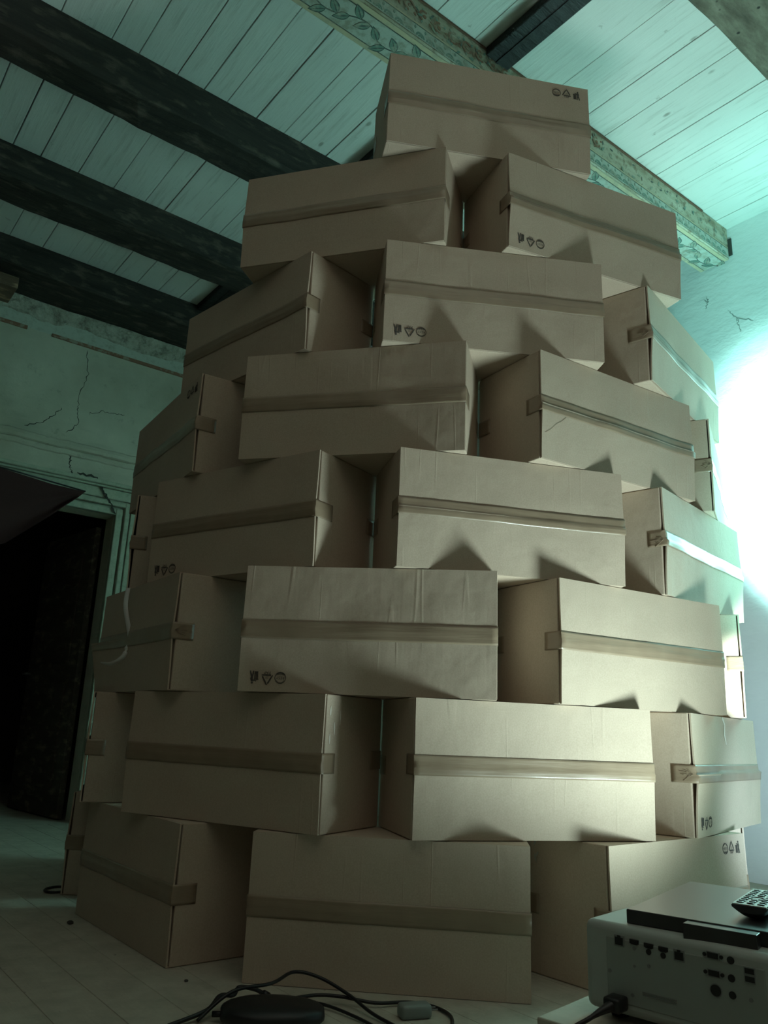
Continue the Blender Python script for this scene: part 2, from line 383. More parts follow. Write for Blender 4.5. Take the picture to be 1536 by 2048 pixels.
while x < J1:
    ln = r.uniform(0.1, 0.35) if x < 1.45 else 3.0
    if x > 1.45 or r.random() < 0.65: bx(bm, x, min(x + ln, J1), K1 - 0.018, K1, 3.462 + r.uniform(-.004, .004), 3.486, bev=0.002, seg=1)
    x += ln
obj('red_brown_stripe', bm, mat('red_brown_stripe_paint', (0.26, 0.12, 0.07), 0.8, worn((0.27, 0.13, 0.08), (0.38, 0.34, 0.26), 0.5, 0.6)), wb)
# crumbling ledge and casing mouldings
def ledge(zc, h, d, name, m, seed, j0=J0, j1=J1, amp=0.012):
    bm = bmesh.new()
    def f(t, s):
        jj = j0 + (j1 - j0) * t; nz = amp * mn.noise(Vector((jj * 4, seed, 0))) + amp * 0.6 * mn.noise(Vector((jj * 17, seed, 5)))
        prof = [(0.0, 0), (0.15, 0.7), (0.45, 1.0), (0.8, 0.8), (1.0, 0)]
        i = min(int(s * 4 + 1e-6), 3); u = s * 4 - i; a, b = prof[i], prof[i + 1]
        return (jj, K1 - d * (a[1] + (b[1] - a[1]) * u), zc + nz - h / 2 + h * (a[0] + (b[0] - a[0]) * u))
    grid(bm, f, 260, 8); return obj(name, bm, m, wb)
ledge(2.655, 0.07, 0.035, 'crumbling_ledge', PLB, 3)
ledge(2.60, 0.05, 0.018, 'crumbling_ledge', PLB, 8)
# door casing: three stepped bands round the opening
dc = empty('trim_1', room(0, 0, 0), PSI)
tag(dc, kind='structure')
def band(i0, i1, d, nm):
    bm = bmesh.new()
    bx(bm, DJ1 + i0, DJ1 + i1, K1 - d, K1, 0, DZ + i1, bev=0.006); bx(bm, DJ0 - i1, DJ0 - i0, K1 - d, K1, 0, DZ + i1, bev=0.006)
    bx(bm, DJ0 - i0, DJ1 + i0, K1 - d, K1, DZ + i0, DZ + i1, bev=0.006)
    obj(nm, bm, CASING, dc)
band(0.0, 0.05, 0.05, 'inner_moulding'); band(0.05, 0.065, 0.02, 'groove_moulding'); band(0.065, 0.10, 0.06, 'middle_moulding')
band(0.10, 0.115, 0.03, 'groove_moulding'); band(0.115, 0.19, 0.045, 'outer_moulding')
bm = bmesh.new(); bx(bm, DJ0 - 0.35, DJ1 + 0.5, K1 - 0.10, K1, DZ + 0.205, DZ + 0.235, bev=0.008); bx(bm, DJ0 - 0.33, DJ1 + 0.48, K1 - 0.07, K1, DZ + 0.19, DZ + 0.205, bev=0.003)
obj('cornice_moulding', bm, CASING, dc)
cw = dict(c1=[(1.536, 3.439), (1.575, 3.257), (1.537, 3.06), (1.54, 2.949), (1.556, 2.836), (1.48, 2.747)],
          c2=[(1.193, 2.722), (1.308, 2.788), (1.393, 2.879), (1.423, 2.929)], c3=[(1.625, 2.939), (1.723, 2.988), (1.843, 2.994), (1.897, 3.002)])
for i, (k, l) in enumerate(cw.items()): crackline('plaster_crack', l, fb, 0.006 if k != 'c3' else 0.004, wb, CRACK, i + 20)
crackline('plaster_crack', [(1.518, 2.60), (1.543, 2.566), (1.54, 2.499), (1.575, 2.44)], fb, 0.008, wb, CRACK, 31)
crackline('open_crack', [(1.575, 2.43), (1.719, 2.425), (1.797, 2.342), (1.858, 2.274), (1.909, 2.19)], lambda u, v, h: (u, K1 - 0.101 + 0.04 * max(0, min(1, (2.42 - v) / 0.03)) - h, v), 0.018, dc, CRACK, 33)
# rooms' other walls, out of the picture, close the space
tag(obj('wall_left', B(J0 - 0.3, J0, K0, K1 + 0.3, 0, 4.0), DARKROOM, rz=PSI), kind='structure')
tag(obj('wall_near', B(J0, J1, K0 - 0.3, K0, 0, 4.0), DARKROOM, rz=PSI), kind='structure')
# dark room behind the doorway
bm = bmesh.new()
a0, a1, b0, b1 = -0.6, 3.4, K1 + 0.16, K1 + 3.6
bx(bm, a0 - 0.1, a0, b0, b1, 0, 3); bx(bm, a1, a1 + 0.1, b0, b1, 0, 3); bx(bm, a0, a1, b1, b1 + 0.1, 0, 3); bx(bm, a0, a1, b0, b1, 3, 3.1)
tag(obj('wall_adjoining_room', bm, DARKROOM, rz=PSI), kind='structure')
tag(obj('floor_adjoining_room', B(a0, a1, K1, b1, -0.06, 0.0), FLOOR, rz=PSI), kind='structure')
# open door leaf in the opening
dl = empty('door_1', room(DJ1 - 0.02, K1 + 0.18, 0), PSI + math.radians(97))
tag(dl, kind='structure')
bm = bmesh.new(); bx(bm, 0, 0.9, 0, 0.045, 0.01, 2.12, bev=0.003); obj('door_leaf', bm, DOORM, dl)
for z0, z1 in ((0.2, 0.95), (1.1, 1.95)):
    bm = bmesh.new(); bx(bm, 0.14, 0.76, 0.045, 0.058, z0, z1, bev=0.01); obj('door_panel', bm, DOORM, dl)
obj('door_handle', tube(bmesh.new(), [(0.84, 0.045, 1.02), (0.84, 0.10, 1.02), (0.74, 0.105, 1.02)], 0.009), PORTG, dl, True)
# dark drape hanging across the top of the doorway
ct = empty('door_drape', room(0, 0, 0), PSI)
tag(ct, 'dark red cloth drape sagging across the upper left of the doorway', 'curtain')
bm = bmesh.new(); top = [(-0.2, 2.36), (0.6, 2.35), (1.086, 2.335), (1.40, 2.30), (1.644, 2.292)]; bot = [(-0.2, 1.55), (0.6, 1.60), (1.166, 1.822), (1.42, 2.06), (1.60, 2.24)]
def lerp(pl, t):
    t *= len(pl) - 1; i = min(int(t), len(pl) - 2); u = t - i; return tuple(pl[i][q] + (pl[i + 1][q] - pl[i][q]) * u for q in range(2))
for off, fl in ((0, False), (-0.006, True)):
    grid(bm, lambda t, s: (lambda a, b: (a[0] + (b[0] - a[0]) * s, K1 - 0.125 + off - 0.03 * math.sin(s * 11 + t * 4) * (s if t < 0.97 else 0), a[1] + (b[1] - a[1]) * s))(lerp(top, t), lerp(bot, t)), 40, 24, flip=fl)
obj('drape_cloth', bm, CURTM, ct, True)
bm = tube(bmesh.new(), [(-0.3, K1 - 0.115, 2.375), (0.4, K1 - 0.115, 2.365), (1.1, K1 - 0.115, 2.345), (1.65, K1 - 0.115, 2.30)], 0.006); obj('hanging_cord', bm, CABLE, ct, True)
# timber stub on the back wall
st = tag(obj('timber_stub', B(0.55, 0.93, K1 - 0.33, K1 - 0.06, 3.585, 3.672, bev=0.006), STUB, rz=PSI), 'short brown timber stub jutting from the broken masonry at the wall top, far left', 'timber')

# ------------------------------------------------------------------ beams
def beam_mesh(j0, j1, k0, k1, z0, z1, cham, wob, seed, seg=90):
    bm = bmesh.new()
    prof = [(k0, z1), (k0, z0 + cham), (k0 + cham, z0), (k1 - cham, z0), (k1, z0 + cham), (k1, z1)]
    rings = []
    for i in range(seg + 1):
        jj = j0 + (j1 - j0) * i / seg; ring = []
        for q, (k, z) in enumerate(prof):
            if 0 < q < 5:
                k += wob * mn.noise(Vector((jj * 1.7, q * 3.1, seed))) + wob * 0.4 * mn.noise(Vector((jj * 8, q * 3.1, seed)))
                z += wob * mn.noise(Vector((jj * 1.7, q * 3.1 + 9, seed))) + wob * 0.5 * mn.noise(Vector((jj * 9, q * 3.1 + 9, seed)))
            ring.append(bm.verts.new((jj, k, z)))
        rings.append(ring)
    for a, b in zip(rings, rings[1:]):
        for q in range(6): bm.faces.new((a[q], a[(q + 1) % 6], b[(q + 1) % 6], b[q]))
    bm.faces.new(rings[0]); bm.faces.new(rings[-1][::-1])
    bmesh.ops.recalc_face_normals(bm, faces=bm.faces)
    return bm
for (k0, k1, z0, lab, sd) in ((3.36, 3.605, 3.675, 'blackened ceiling joist, widest-looking and uppermost of the three at left', 1),
                              (4.47, 4.775, 3.70, 'blackened ceiling joist, the middle one of the three left of the tower', 2),
                              (5.45, 5.885, 3.70, 'blackened ceiling joist lying along the back wall above the broken masonry', 3)):
    tag(obj('ceiling_joist', beam_mesh(J0, J1, k0, k1, z0, ZC, 0.02, 0.014, sd), JOIST, rz=PSI), lab, 'beam', 'dark ceiling joists')
for k0, k1, lab in ((1.364, 2.225, 'short black ceiling strut right of the painted beam above the topmost box'), (2.435, 3.35, 'short black ceiling strut just left of the topmost box'),
                    (3.61, 4.46, 'short black ceiling strut between the uppermost and middle joists, mostly behind boxes'), (4.785, 5.44, 'short black ceiling strut between the middle joist and the back wall joist')):
    bm = B(2.195, 2.345, k0, k1, 3.85, ZC, bev=0.006)
    bx(bm, 2.262, 2.275, k0, k1, 3.846, 3.852)
    tag(obj('ceiling_strut', bm, STRUT, rz=PSI), lab, 'beam', 'black ceiling struts')
tag(obj('ceiling_beam', beam_mesh(J0, J1, 1.12, 1.364, 3.67, ZC, 0.012, 0.008, 6), NEARB, rz=PSI), 'worn brown wooden beam with dark nail holes at the top right corner', 'beam')
# the painted beam
pb = empty('painted_beam', (0, 0, 0), PSI)
tag(pb, 'old ceiling beam painted with faded green leaves and russet rosettes, running into the right wall', 'beam')
BK0, BK1, BZ = 2.232, 2.432, 3.672
obj('beam_timber', beam_mesh(J0, J1 - 0.012, BK0, BK1, BZ, ZC, 0.006, 0.002, 5, 60), BEAM, pb)
obj('top_fillet', B(J0, J1 - 0.3, BK0 - 0.008, BK0 - 0.001, ZC - 0.012, ZC - 0.001), BROWNP, pb)
fs = lambda u, v, h: (u, BK0 - 0.003 - h, v)      # near side: u=j, v=z
fu = lambda u, v, h: (u, v, BZ - 0.003 - h)       # underside: u=j, v=k
TH = 0.0012
bm = bmesh.new(); u = -0.4
extr(bm, [(-0.4, BZ + 0.008), (J1 - 0.02, BZ + 0.008), (J1 - 0.02, BZ + 0.072), (-0.4, BZ + 0.072)], fs, 0.0006, 1)
while u < J1 - 0.06:
    disc(bm, 0.026, u + 0.03, BZ + 0.014, fs, TH + 0.0006, 8, 0.017, 0.05, math.pi - 0.05, 0)
    disc(bm, 0.013, u + 0.03, BZ + 0.014, fs, TH + 0.0006, 6, 0.005, 0.05, math.pi - 0.05, 0)
    leaf(bm, u + 0.0, BZ + 0.045, math.pi / 2, 0.022, 0.012, fs, TH + 0.0006, 0)
    u += 0.06
obj('scalloped_border', bm, [GREENP, PALEP], pb)
bm = bmesh.new()
extr(bm, [(-0.4, BZ + 0.073), (J1 - 0.02, BZ + 0.073), (J1 - 0.02, BZ + 0.083), (-0.4, BZ + 0.083)], fs, TH)
extr(bm, [(-0.4, BK0 + 0.008), (J1 - 0.02, BK0 + 0.008), (J1 - 0.02, BK0 + 0.030), (-0.4, BK0 + 0.030)], fu, TH)
extr(bm, [(-0.4, BK1 - 0.03), (J1 - 0.02, BK1 - 0.03), (J1 - 0.02, BK1 - 0.008), (-0.4, BK1 - 0.008)], fu, TH)
obj('cream_border_line', bm, CREAMP, pb)
bm = bmesh.new()
for a, b in ((0.033, 0.036),): extr(bm, [(-0.4, BK0 + a), (J1 - 0.02, BK0 + a), (J1 - 0.02, BK0 + b), (-0.4, BK0 + b)], fu, TH)
extr(bm, [(-0.4, BZ + 0.070), (J1 - 0.02, BZ + 0.070), (J1 - 0.02, BZ + 0.0735), (-0.4, BZ + 0.0735)], fs, TH * 1.6)
extr(bm, [(-0.4, BK1 - 0.034), (J1 - 0.02, BK1 - 0.034), (J1 - 0.02, BK1 - 0.031), (-0.4, BK1 - 0.031)], fu, TH)
obj('dark_border_line', bm, DARKP, pb)
bm = bmesh.new()
extr(bm, [(-0.4, BK0 + 0.037), (J1 - 0.02, BK0 + 0.037), (J1 - 0.02, BK1 - 0.035), (-0.4, BK1 - 0.035)], fu, 0.0006)
obj('pale_ground', bm, PALEP, pb)
bm = bmesh.new(); r = random.Random(11); u = -0.3
while u < J1 - 0.05:                                  # russet scrolls and rosettes on the near side
    cz = BZ + 0.148 + 0.008 * math.sin(u * 9)
    t = 0.15 if u < 2.9 else 0.0
    if u < 3.1:
        disc(bm, 0.033, u, cz, fs, TH, 12, 0.022, r.uniform(0, 2), r.uniform(4, 6), 0); disc(bm, 0.010, u, cz, fs, TH, 8, mi=0)
        for q in range(5): leaf(bm, u + 0.035 * math.cos(q * 1.26 + u), cz + 0.03 * math.sin(q * 1.26 + u), q * 1.26 + u, 0.020, 0.012, fs, TH, 0 if q % 2 else 1)
    leaf(bm, u + 0.045, cz + r.uniform(-0.05, 0.02), r.uniform(0, 6), 0.035, 0.014, fs, TH * 1.3, 1)
    leaf(bm, u + 0.055, cz + r.uniform(-0.02, 0.045), r.uniform(0, 6), 0.028, 0.010, fs, TH * 1.5, 2)
    u += 0.088
obj('painted_rosettes', bm, [REDP, GREENP, DARKP], pb)
bm = bmesh.new(); u = -0.3; mid = (BK0 + BK1) / 2 + 0.002        # leafy branches on the underside
while u < J1 - 0.1:
    pts = [(u + 0.30 * t, mid + 0.028 * math.sin(t * 5.2 + 0.4)) for t in [i / 12 for i in range(13)]]
    stroke(bm, pts, 0.005, fu, TH + 0.0006, 1)
    for i, (px, py) in enumerate(pts[1:-1:2]):
        s = 1 if i % 2 else -1
        leaf(bm, px, py, math.pi + s * -0.7, 0.080, 0.040, fu, TH + 0.0006, 1); leaf(bm, px - 0.003, py, math.pi + s * -0.7, 0.072, 0.032, fu, TH + 0.0010, 0); leaf(bm, px, py, math.pi + s * -0.7, 0.070, 0.006, fu, TH + 0.0014, 1)
    u += 0.32
obj('painted_leaf_scroll', bm, [GREENP, DARKP], pb)
obj('wall_gap_shade', B(J1 - 0.012, J1 - 0.0005, BK0 - 0.022, BK0 + 0.004, 3.70, 3.82, bev=0.003), CRACK, pb)  # dark block painted as the shade in the gap beside the beam end

# ------------------------------------------------------------------ the cardboard boxes
BW, BD, BH = 0.8051, 0.327, 0.400
T_RESY, T_PAP, T_20 = text2d('RESY', 0.0125), text2d('PAP', 0.013), text2d('20', 0.010)
def symbols(bm, fn, flip):
    """three transport symbols; upright ones sit at the top right, flipped ones at the bottom left"""
    def g(u, v, h):
        if flip: u, v = -u, -v
        return fn(u, v, h)
    cz = BH / 2 - 0.045
    x = BW / 2 - 0.135                                          # circle with word
    disc(bm, 0.018, x, cz, g, 0.0008, 28, 0.0162); disc(bm, 0.0150, x, cz, g, 0.0008, 24, 0.0141, 0.55, 2.6); disc(bm, 0.0150, x, cz, g, 0.0008, 24, 0.0141, 3.7, 5.75)
    put_text(bm, T_RESY, x, cz, g)
    for i in range(3): disc(bm, 0.0030, x - 0.007 + i * 0.007, cz - 0.0115, g, 0.0008, 8, 0.0019)
    x = BW / 2 - 0.093                                          # recycling triangle
    for i in range(3):
        a = math.pi / 2 + i * 2 * math.pi / 3; b = a + 2 * math.pi / 3
        p = [(x + 0.020 * math.cos(q), cz + 0.003 + 0.020 * math.sin(q)) for q in (a, b)]
        m0 = tuple(p[0][k] * 0.86 + p[1][k] * 0.14 for k in (0, 1)); m1 = tuple(p[0][k] * 0.20 + p[1][k] * 0.80 for k in (0, 1))
        e = tuple(p[0][k] * 0.0 + p[1][k] * 1.0 for k in (0, 1))
        stroke(bm, [m0, m1, e], [0.0042, 0.0042, 0.0030], g, 0.0008)
    put_text(bm, T_20, x, cz + 0.001, g); put_text(bm, T_PAP, x, cz - 0.0145, g)
    x = BW / 2 - 0.052                                          # figure dropping litter in a bin
    disc(bm, 0.0036, x + 0.006, cz + 0.0175, g, 0.0008, 12)
    stroke(bm, [(x + 0.006, cz + 0.013), (x + 0.0075, cz + 0.006), (x + 0.007, cz - 0.001)], [0.006, 0.009, 0.007], g, 0.0008)
    stroke(bm, [(x + 0.006, cz - 0.0005), (x + 0.004, cz - 0.010), (x + 0.003, cz - 0.019)], [0.005, 0.0045, 0.0035], g, 0.0008)
    stroke(bm, [(x + 0.008, cz - 0.0005), (x + 0.011, cz - 0.010), (x + 0.0135, cz - 0.019)], [0.005, 0.0045, 0.0035], g, 0.0008)
    stroke(bm, [(x + 0.006, cz + 0.011), (x - 0.001, cz + 0.010), (x - 0.007, cz + 0.013)], [0.0035, 0.003, 0.0025], g, 0.0008)
    for i in range(5): stroke(bm, [(x - 0.012 + i * 0.0028, cz + 0.007), (x - 0.011 + i * 0.0023, cz - 0.016)], 0.0017, g, 0.0008)
    stroke(bm, [(x - 0.014, cz + 0.007), (x + 0.001, cz + 0.007)], 0.002, g, 0.0008); stroke(bm, [(x - 0.012, cz - 0.016), (x - 0.0005, cz - 0.016)], 0.002, g, 0.0008)

FL = 0.010   # depth of the slot behind the closing flaps
def cardboard_box(key, layer, x, y, yaw, label, sym=None, bu=0.004, bl=0.005, lip=(0, 0), torn=None, seed=0, dep=0.324):
    BD = dep
    r = random.Random(seed * 13 + 5)
    root = empty('cardboard_box', (x, y, layer * BH), yaw)
    tag(root, label, 'box', 'cardboard boxes of the tower')
    bm = B(-BW / 2, BW / 2, FL, BD, 0.0008, BH - 0.0008, bev=0.0035); obj('box_body', bm, KRAFT, root)
    ph = [r.uniform(0, 6) for _ in range(4)]
    def surf(u, v):          # how far the flap skin stands out, u in -.5.. .5 of width, v in 0..1 from its hinge to the seam
        w_ = 0.0025 * math.sin(u * 9 + ph[0]) + 0.0015 * math.sin(u * 23 + ph[1])
        return w_ * v * v
    def ydis(X, Z):
        upper = Z > BH / 2; v = 1 - abs(Z - BH / 2) / (BH / 2); b = bu if upper else bl; a = lip[0] if X < 0 else lip[1]
        return -(b * v ** 1.6 + surf(X / BW, v)) - (a * v ** 1.3 * abs(X / BW * 2) ** 2 if not upper else 0)
    for z0, z1, nm in ((0.0015, BH / 2 - 0.0008, 'lower_flap'), (BH / 2 + 0.0008, BH - 0.0015, 'upper_flap')):
        bm = bmesh.new(); X0 = -BW / 2 + 0.0015; X1 = BW / 2 - 0.0015
        def f(t, s, back=0.0):
            X = X0 + (X1 - X0) * t; Z = z0 + (z1 - z0) * s; return (X, ydis(X, Z) + back, Z)
        a = grid(bm, lambda t, s: f(t, s), 24, 8); b = grid(bm, lambda t, s: f(t, s, 0.0055), 24, 8, flip=True)
        for i in range(24):
            for jx in (0, 8): bm.faces.new((a[i][jx], a[i + 1][jx], b[i + 1][jx], b[i][jx])[::(-1 if jx == 0 else 1)])
        for jx in range(8):
            for i in (0, 24): bm.faces.new((a[i][jx], a[i][jx + 1], b[i][jx + 1], b[i][jx])[::(1 if i == 0 else -1)])
        bmesh.ops.recalc_face_normals(bm, faces=bm.faces)
        # hinge strip joins flap to body
        zh = BH - 0.0045 if nm[0] == 'u' else 0.0015
        bx(bm, X0 + 0.002, X1 - 0.002, 0.004, FL + 0.002, zh, zh + 0.003)
        for f_ in bm.faces: f_.smooth = False
        obj(nm, bm, KRAFT, root)
    # packing tape over the seam, folded round both ends
    def tape(front, wl, wr_, name='packing_tape'):
        half = 0.029; cz = BH / 2 + r.uniform(-0.006, 0.006); path = []
        e = 0.0012
        X0, X1 = -BW / 2 - e, BW / 2 + e
        tilt = r.uniform(-0.006, 0.006)
        for i in range(5): path.append(('L', wl * (1 - i / 4)))
        for i in range(41): path.append(('F', i / 40))
        for i in range(5): path.append(('R', wr_ * i / 4))
        rows = 8; V = []
        for kx, (kd, t) in enumerate(path):
            col = []
            for s in range(rows + 1):
                u = s / rows; Z = cz + (u - 0.5) * 2 * half
                cre = 0.0012 * math.exp(-((u - 0.5 + 0.10 * math.sin(kx * 0.21 + ph[2])) / 0.09) ** 2)
                if kd == 'F':
                    X = X0 + (X1 - X0) * t; Z += tilt * (t - 0.5)
                    Y = (ydis(max(-BW / 2, min(BW / 2, X)), Z) - e - cre) if front else BD + e
                    wr0 = 0.0004 * math.sin(kx * 0.9 + s * 0.7 + ph[3]); Y += -abs(wr0) if front else abs(wr0)
                    p = (X, Y, Z)
                else:
                    X = X0 if kd == 'L' else X1; Z += tilt * (-0.5 if kd == 'L' else 0.5)
                    Y = (t + ydis(X0 if kd == 'L' else X1, Z) * (1 - min(1, t / 0.03)) - (e if t < 0.001 else 0)) if front else BD - t
                    p = (X + (-1 if kd == 'L' else 1) * 0.0006 * abs(math.sin(s * 1.7 + t * 90 + ph[3])), Y, Z)
                col.append(p)
            V.append(col)
        bm = bmesh.new(); vs = [[bm.verts.new(p) for p in c] for c in V]
        for i in range(len(vs) - 1):
            for s in range(rows):
                q = (vs[i][s], vs[i + 1][s], vs[i + 1][s + 1], vs[i][s + 1]); bm.faces.new(q if front else q[::-1])
        o = obj(name, bm, TAPE, root, True)
        m = o.modifiers.new('thickness', 'SOLIDIFY'); m.thickness = 0.0004; m.offset = -1
    tape(True, r.uniform(0.055, 0.085), r.uniform(0.055, 0.085)); tape(False, r.uniform(0.05, 0.07), r.uniform(0.05, 0.07), 'rear_packing_tape')
    if sym is not None:
        bm = bmesh.new()
        def fn(u, v, h):
            X, Z = u, v + BH / 2
            return (X, ydis(X, Z) - 0.0006 - h, Z)
        symbols(bm, fn, sym == 'down')
        bmesh.ops.recalc_face_normals(bm, faces=bm.faces)
        tag(obj('printed_symbols', bm, INK, root), 'black printed transport symbols')
    if torn:
        for (side, y0, z0, hh, ww) in torn:
            bm = bmesh.new(); X = side * (BW / 2 + 0.0004); rr = random.Random(int(z0 * 1000))
            n = 9; pl = []
            for i in range(n): pl.append((y0 + ww / 2 * math.cos(2 * math.pi * i / n) * rr.uniform(0.5, 1.2), z0 + hh / 2 * math.sin(2 * math.pi * i / n) * rr.uniform(0.8, 1.1)))
            extr(bm, pl, lambda a, b, h: (X + side * h, a, b), 0.0008); bmesh.ops.recalc_face_normals(bm, faces=bm.faces)
            tag(obj('torn_patch', bm, TORN, root), 'torn patch of bare pale paper')
    return root
BOXES = [
 ('A', 7, 0.3481, 2.5357, 0.1743, 'topmost cardboard box, alone on the tower peak, printed symbols at its upper right', dict(sym='up')),
 ('B', 6, -0.2101, 2.6016, -0.2925, 'left box of the pair directly under the topmost box', dict(dep=0.337, bu=0.010, bl=0.012)),
 ('C', 6, 0.7786, 2.6582, 0.4025, 'right box of the pair directly under the topmost box, symbols at its lower left', dict(dep=0.337, sym='down', bu=0.008, bl=0.016)),
 ('D', 5, -0.5962, 2.8599, -0.7681, 'leftmost cardboard box of the third row down, turned left, end panel showing', dict(dep=0.331)),
 ('E', 5, 0.3691, 2.5419, 0.1266, 'middle box of the third row down, facing front, dark symbols at lower left', dict(dep=0.331, sym='down')),
 ('F', 5, 1.2353, 3.0289, 0.8830, 'rightmost box of the third row down, turned sharply towards the bright wall', dict(bl=0.010)),
 ('G', 4, -0.9382, 3.1553, -0.9980, 'leftmost dim box of the fourth row down, small tape square on its end', dict(sym='up')),
 ('G2', 4, -0.1323, 2.5642, -0.2438, 'second box from left, fourth row down, plain, thin bright strip on right end', dict(dep=0.331, )),
 ('H', 4, 0.8598, 2.7215, 0.5598, 'third box from left, fourth row down, with a diagonal crease', dict(dep=0.331, bl=0.010)),
 ('I', 4, 1.5085, 3.4177, 1.1034, 'rightmost box of the fourth row down, seen end-on against the glowing wall', dict()),
 ('J0', 3, -1.1331, 3.5494, -1.2837, 'dark sliver of a box, far left of fifth row, above the hanging paper strip', dict()),
 ('J', 3, -0.5529, 2.7441, -0.6042, 'wide left box of the fifth row down, bright wedge of light on its end', dict(dep=0.333, sym='down')),
 ('K', 3, 0.4360, 2.5512, 0.2385, 'middle box of the fifth row down, glinting tape, two peaked shadows beneath it', dict(dep=0.333, bl=0.009)),
 ('L', 3, 1.2790, 3.0636, 0.8370, 'rightmost box of the fifth row down, greenish light on its face', dict(bl=0.010)),
 ('M', 2, -0.9276, 3.0338, -0.9513, 'leftmost box of the sixth row down, nearly black face, tape square on its end', dict(lip=(0.035, 0))),
 ('N', 2, -0.0352, 2.4999, -0.1045, 'middle box of the sixth row down, facing front, bold symbols at its lower left', dict(dep=0.329, sym='down', bl=0.004)),
 ('O', 2, 0.9190, 2.7302, 0.5394, 'wide pale right box of the sixth row down, two small peaked shadows at foot', dict(dep=0.329, )),
 ('P', 2, 1.5470, 3.5090, 1.2500, 'box at far right of sixth row down, only its dazzling white end showing', dict()),
 ('Q', 1, -1.205, 3.49, -1.24, 'almost black box at the far left of the seventh row down', dict()),
 ('Rr', 1, -0.4982, 2.6528, -0.5341, 'dark wide left box of the seventh row down, torn white patches on end', dict(dep=0.338, torn=[(1, 0.055, 0.30, 0.045, 0.008), (1, 0.032, 0.27, 0.035, 0.006), (1, 0.03, 0.35, 0.03, 0.006), (1, 0.085, 0.33, 0.05, 0.006)])),
 ('S', 1, 0.5038, 2.5367, 0.2822, 'brightly lit middle box of the seventh row down, plain face, glint on tape', dict(dep=0.338, bu=0.004, bl=0.007)),
 ('T', 1, 1.3153, 3.0771, 0.8985, 'rightmost box of the seventh row down, dark torn edge, symbols at lower left', dict(sym='down', bl=0.014)),
 ('U0', 0, -1.2455, 3.960, -1.60, 'sliver of a box at far left of bottom row, behind the black one', dict()),
 ('U', 0, -0.8326, 2.9258, -0.9052, 'nearly black left box of the bottom row, standing on the floorboards', dict()),
 ('V', 0, 0.0545, 2.4637, -0.1028, 'front box of the bottom row, nearest of all, behind the black cables', dict(bu=0.003, bl=0.003)),
 ('W', 0, 1.0120, 2.7593, 0.6830, 'right box of the bottom row, behind the projector, symbols at its upper right', dict(sym='up', bu=0.004, bl=0.004)),
 ('W1', 0, 1.505, 3.640, 1.38, 'pale sliver of a box at far right of the bottom row', dict()),
]
BX = {}
for i, (k, L, x, y, a, lab, kw) in enumerate(BOXES): BX[k] = cardboard_box(k, L, x, y, a, lab, seed=i, **kw)
# extra creases and scraps seen on single boxes
bm = bmesh.new(); stroke(bm, [(-0.385, 0.09), (-0.36, 0.105), (-0.335, 0.13), (-0.31, 0.145), (-0.29, 0.165)], 0.0016, lambda u, v, h: (u, -(0.010 * (v / 0.2) ** 1.6) - 0.0022 - h, v), 0.0006)
bmesh.ops.recalc_face_normals(bm, faces=bm.faces); obj('diagonal_crease', bm, KRAFT, BX['H'])
bm = bmesh.new()
for (u, v, a, l) in ((0.27, 0.385, -1.2, 0.022), (0.275, 0.345, -1.8, 0.03), (0.26, 0.35, -1.0, 0.018)): leaf(bm, u, v, a, l, 0.007, lambda p, q, h: (-BW / 2 - 0.004 - h - 0.01 * (0.38 - q), p, q), 0.0006)
bmesh.ops.recalc_face_normals(bm, faces=bm.faces); obj('torn_film', bm, CLEAR, BX['W'])
bm = bmesh.new(); stroke(bm, [(-0.06, 0.395), (-0.035, 0.37), (-0.045, 0.335), (-0.03, 0.30)], [0.012, 0.006, 0.009, 0.002], lambda u, v, h: (u, -0.0062 - h, v), 0.0012)
bmesh.ops.recalc_face_normals(bm, faces=bm.faces); tag(obj('torn_streak', bm, TORN, BX['T']), 'pale torn streak in the paper skin')
for kk in ('L', 'T', 'I', 'F', 'M'):          # crumpled fans where the tape folds over the box edge
    bm = bmesh.new(); sd = -1 if kk != 'M' else 1; rr = random.Random(ord(kk))
    for i in range(7):
        a = (i - 3) * 0.32 + rr.uniform(-0.1, 0.1); L_ = rr.uniform(0.025, 0.055); x0 = 0.004
        pts = [(x0 + L_ * t * math.cos(a), BH / 2 + 0.001 + L_ * t * math.sin(a) * 0.55) for t in (0, 0.3, 0.65, 1)]
        stroke(bm, pts, [0.0025, 0.004, 0.003, 0.0005], lambda u, v, h: (sd * (BW / 2 + 0.0016 + h), u, v), 0.0016)
    bmesh.ops.recalc_face_normals(bm, faces=bm.faces); obj('tape_wrinkles', bm, TAPE, BX[kk])
# paper strip hanging from the tower on the left
pts = smooth_path([(-0.985, 3.08, 1.196), (-0.9796, 3.06, 1.1198), (-0.9535, 3.06, 1.0248), (-0.9446, 3.06, 0.9836), (-0.9547, 3.055, 0.9585), (-0.9611, 3.055, 0.9339), (-0.985, 3.06, 0.9123), (-1.0176, 3.07, 0.9016), (-1.052, 3.08, 0.9038)], 6)
bm = bmesh.new(); n = len(pts); prev = None
for i, p in enumerate(pts):
    t = i / (n - 1); d = (pts[min(i + 1, n - 1)] - pts[max(i - 1, 0)]).normalized(); side = Vector((0, 1, 0)).cross(d).normalized() * -1
    tw = 0.0 if t < 0.45 else (t - 0.45) * 2.2
    wv = (side * math.cos(tw) + Vector((0, 1, 0)) * math.sin(tw)) * 0.0085
    if 0.50 < t < 0.56: wv *= 0.45
    nn = wv.cross(d).normalized() * 0.0006
    q = [bm.verts.new(p - wv - nn), bm.verts.new(p + wv - nn), bm.verts.new(p + wv + nn), bm.verts.new(p - wv + nn)]
    if prev:
        for e in range(4): bm.faces.new((prev[e], prev[(e + 1) % 4], q[(e + 1) % 4], q[e]))
    else: bm.faces.new(q[::-1])
    prev = q
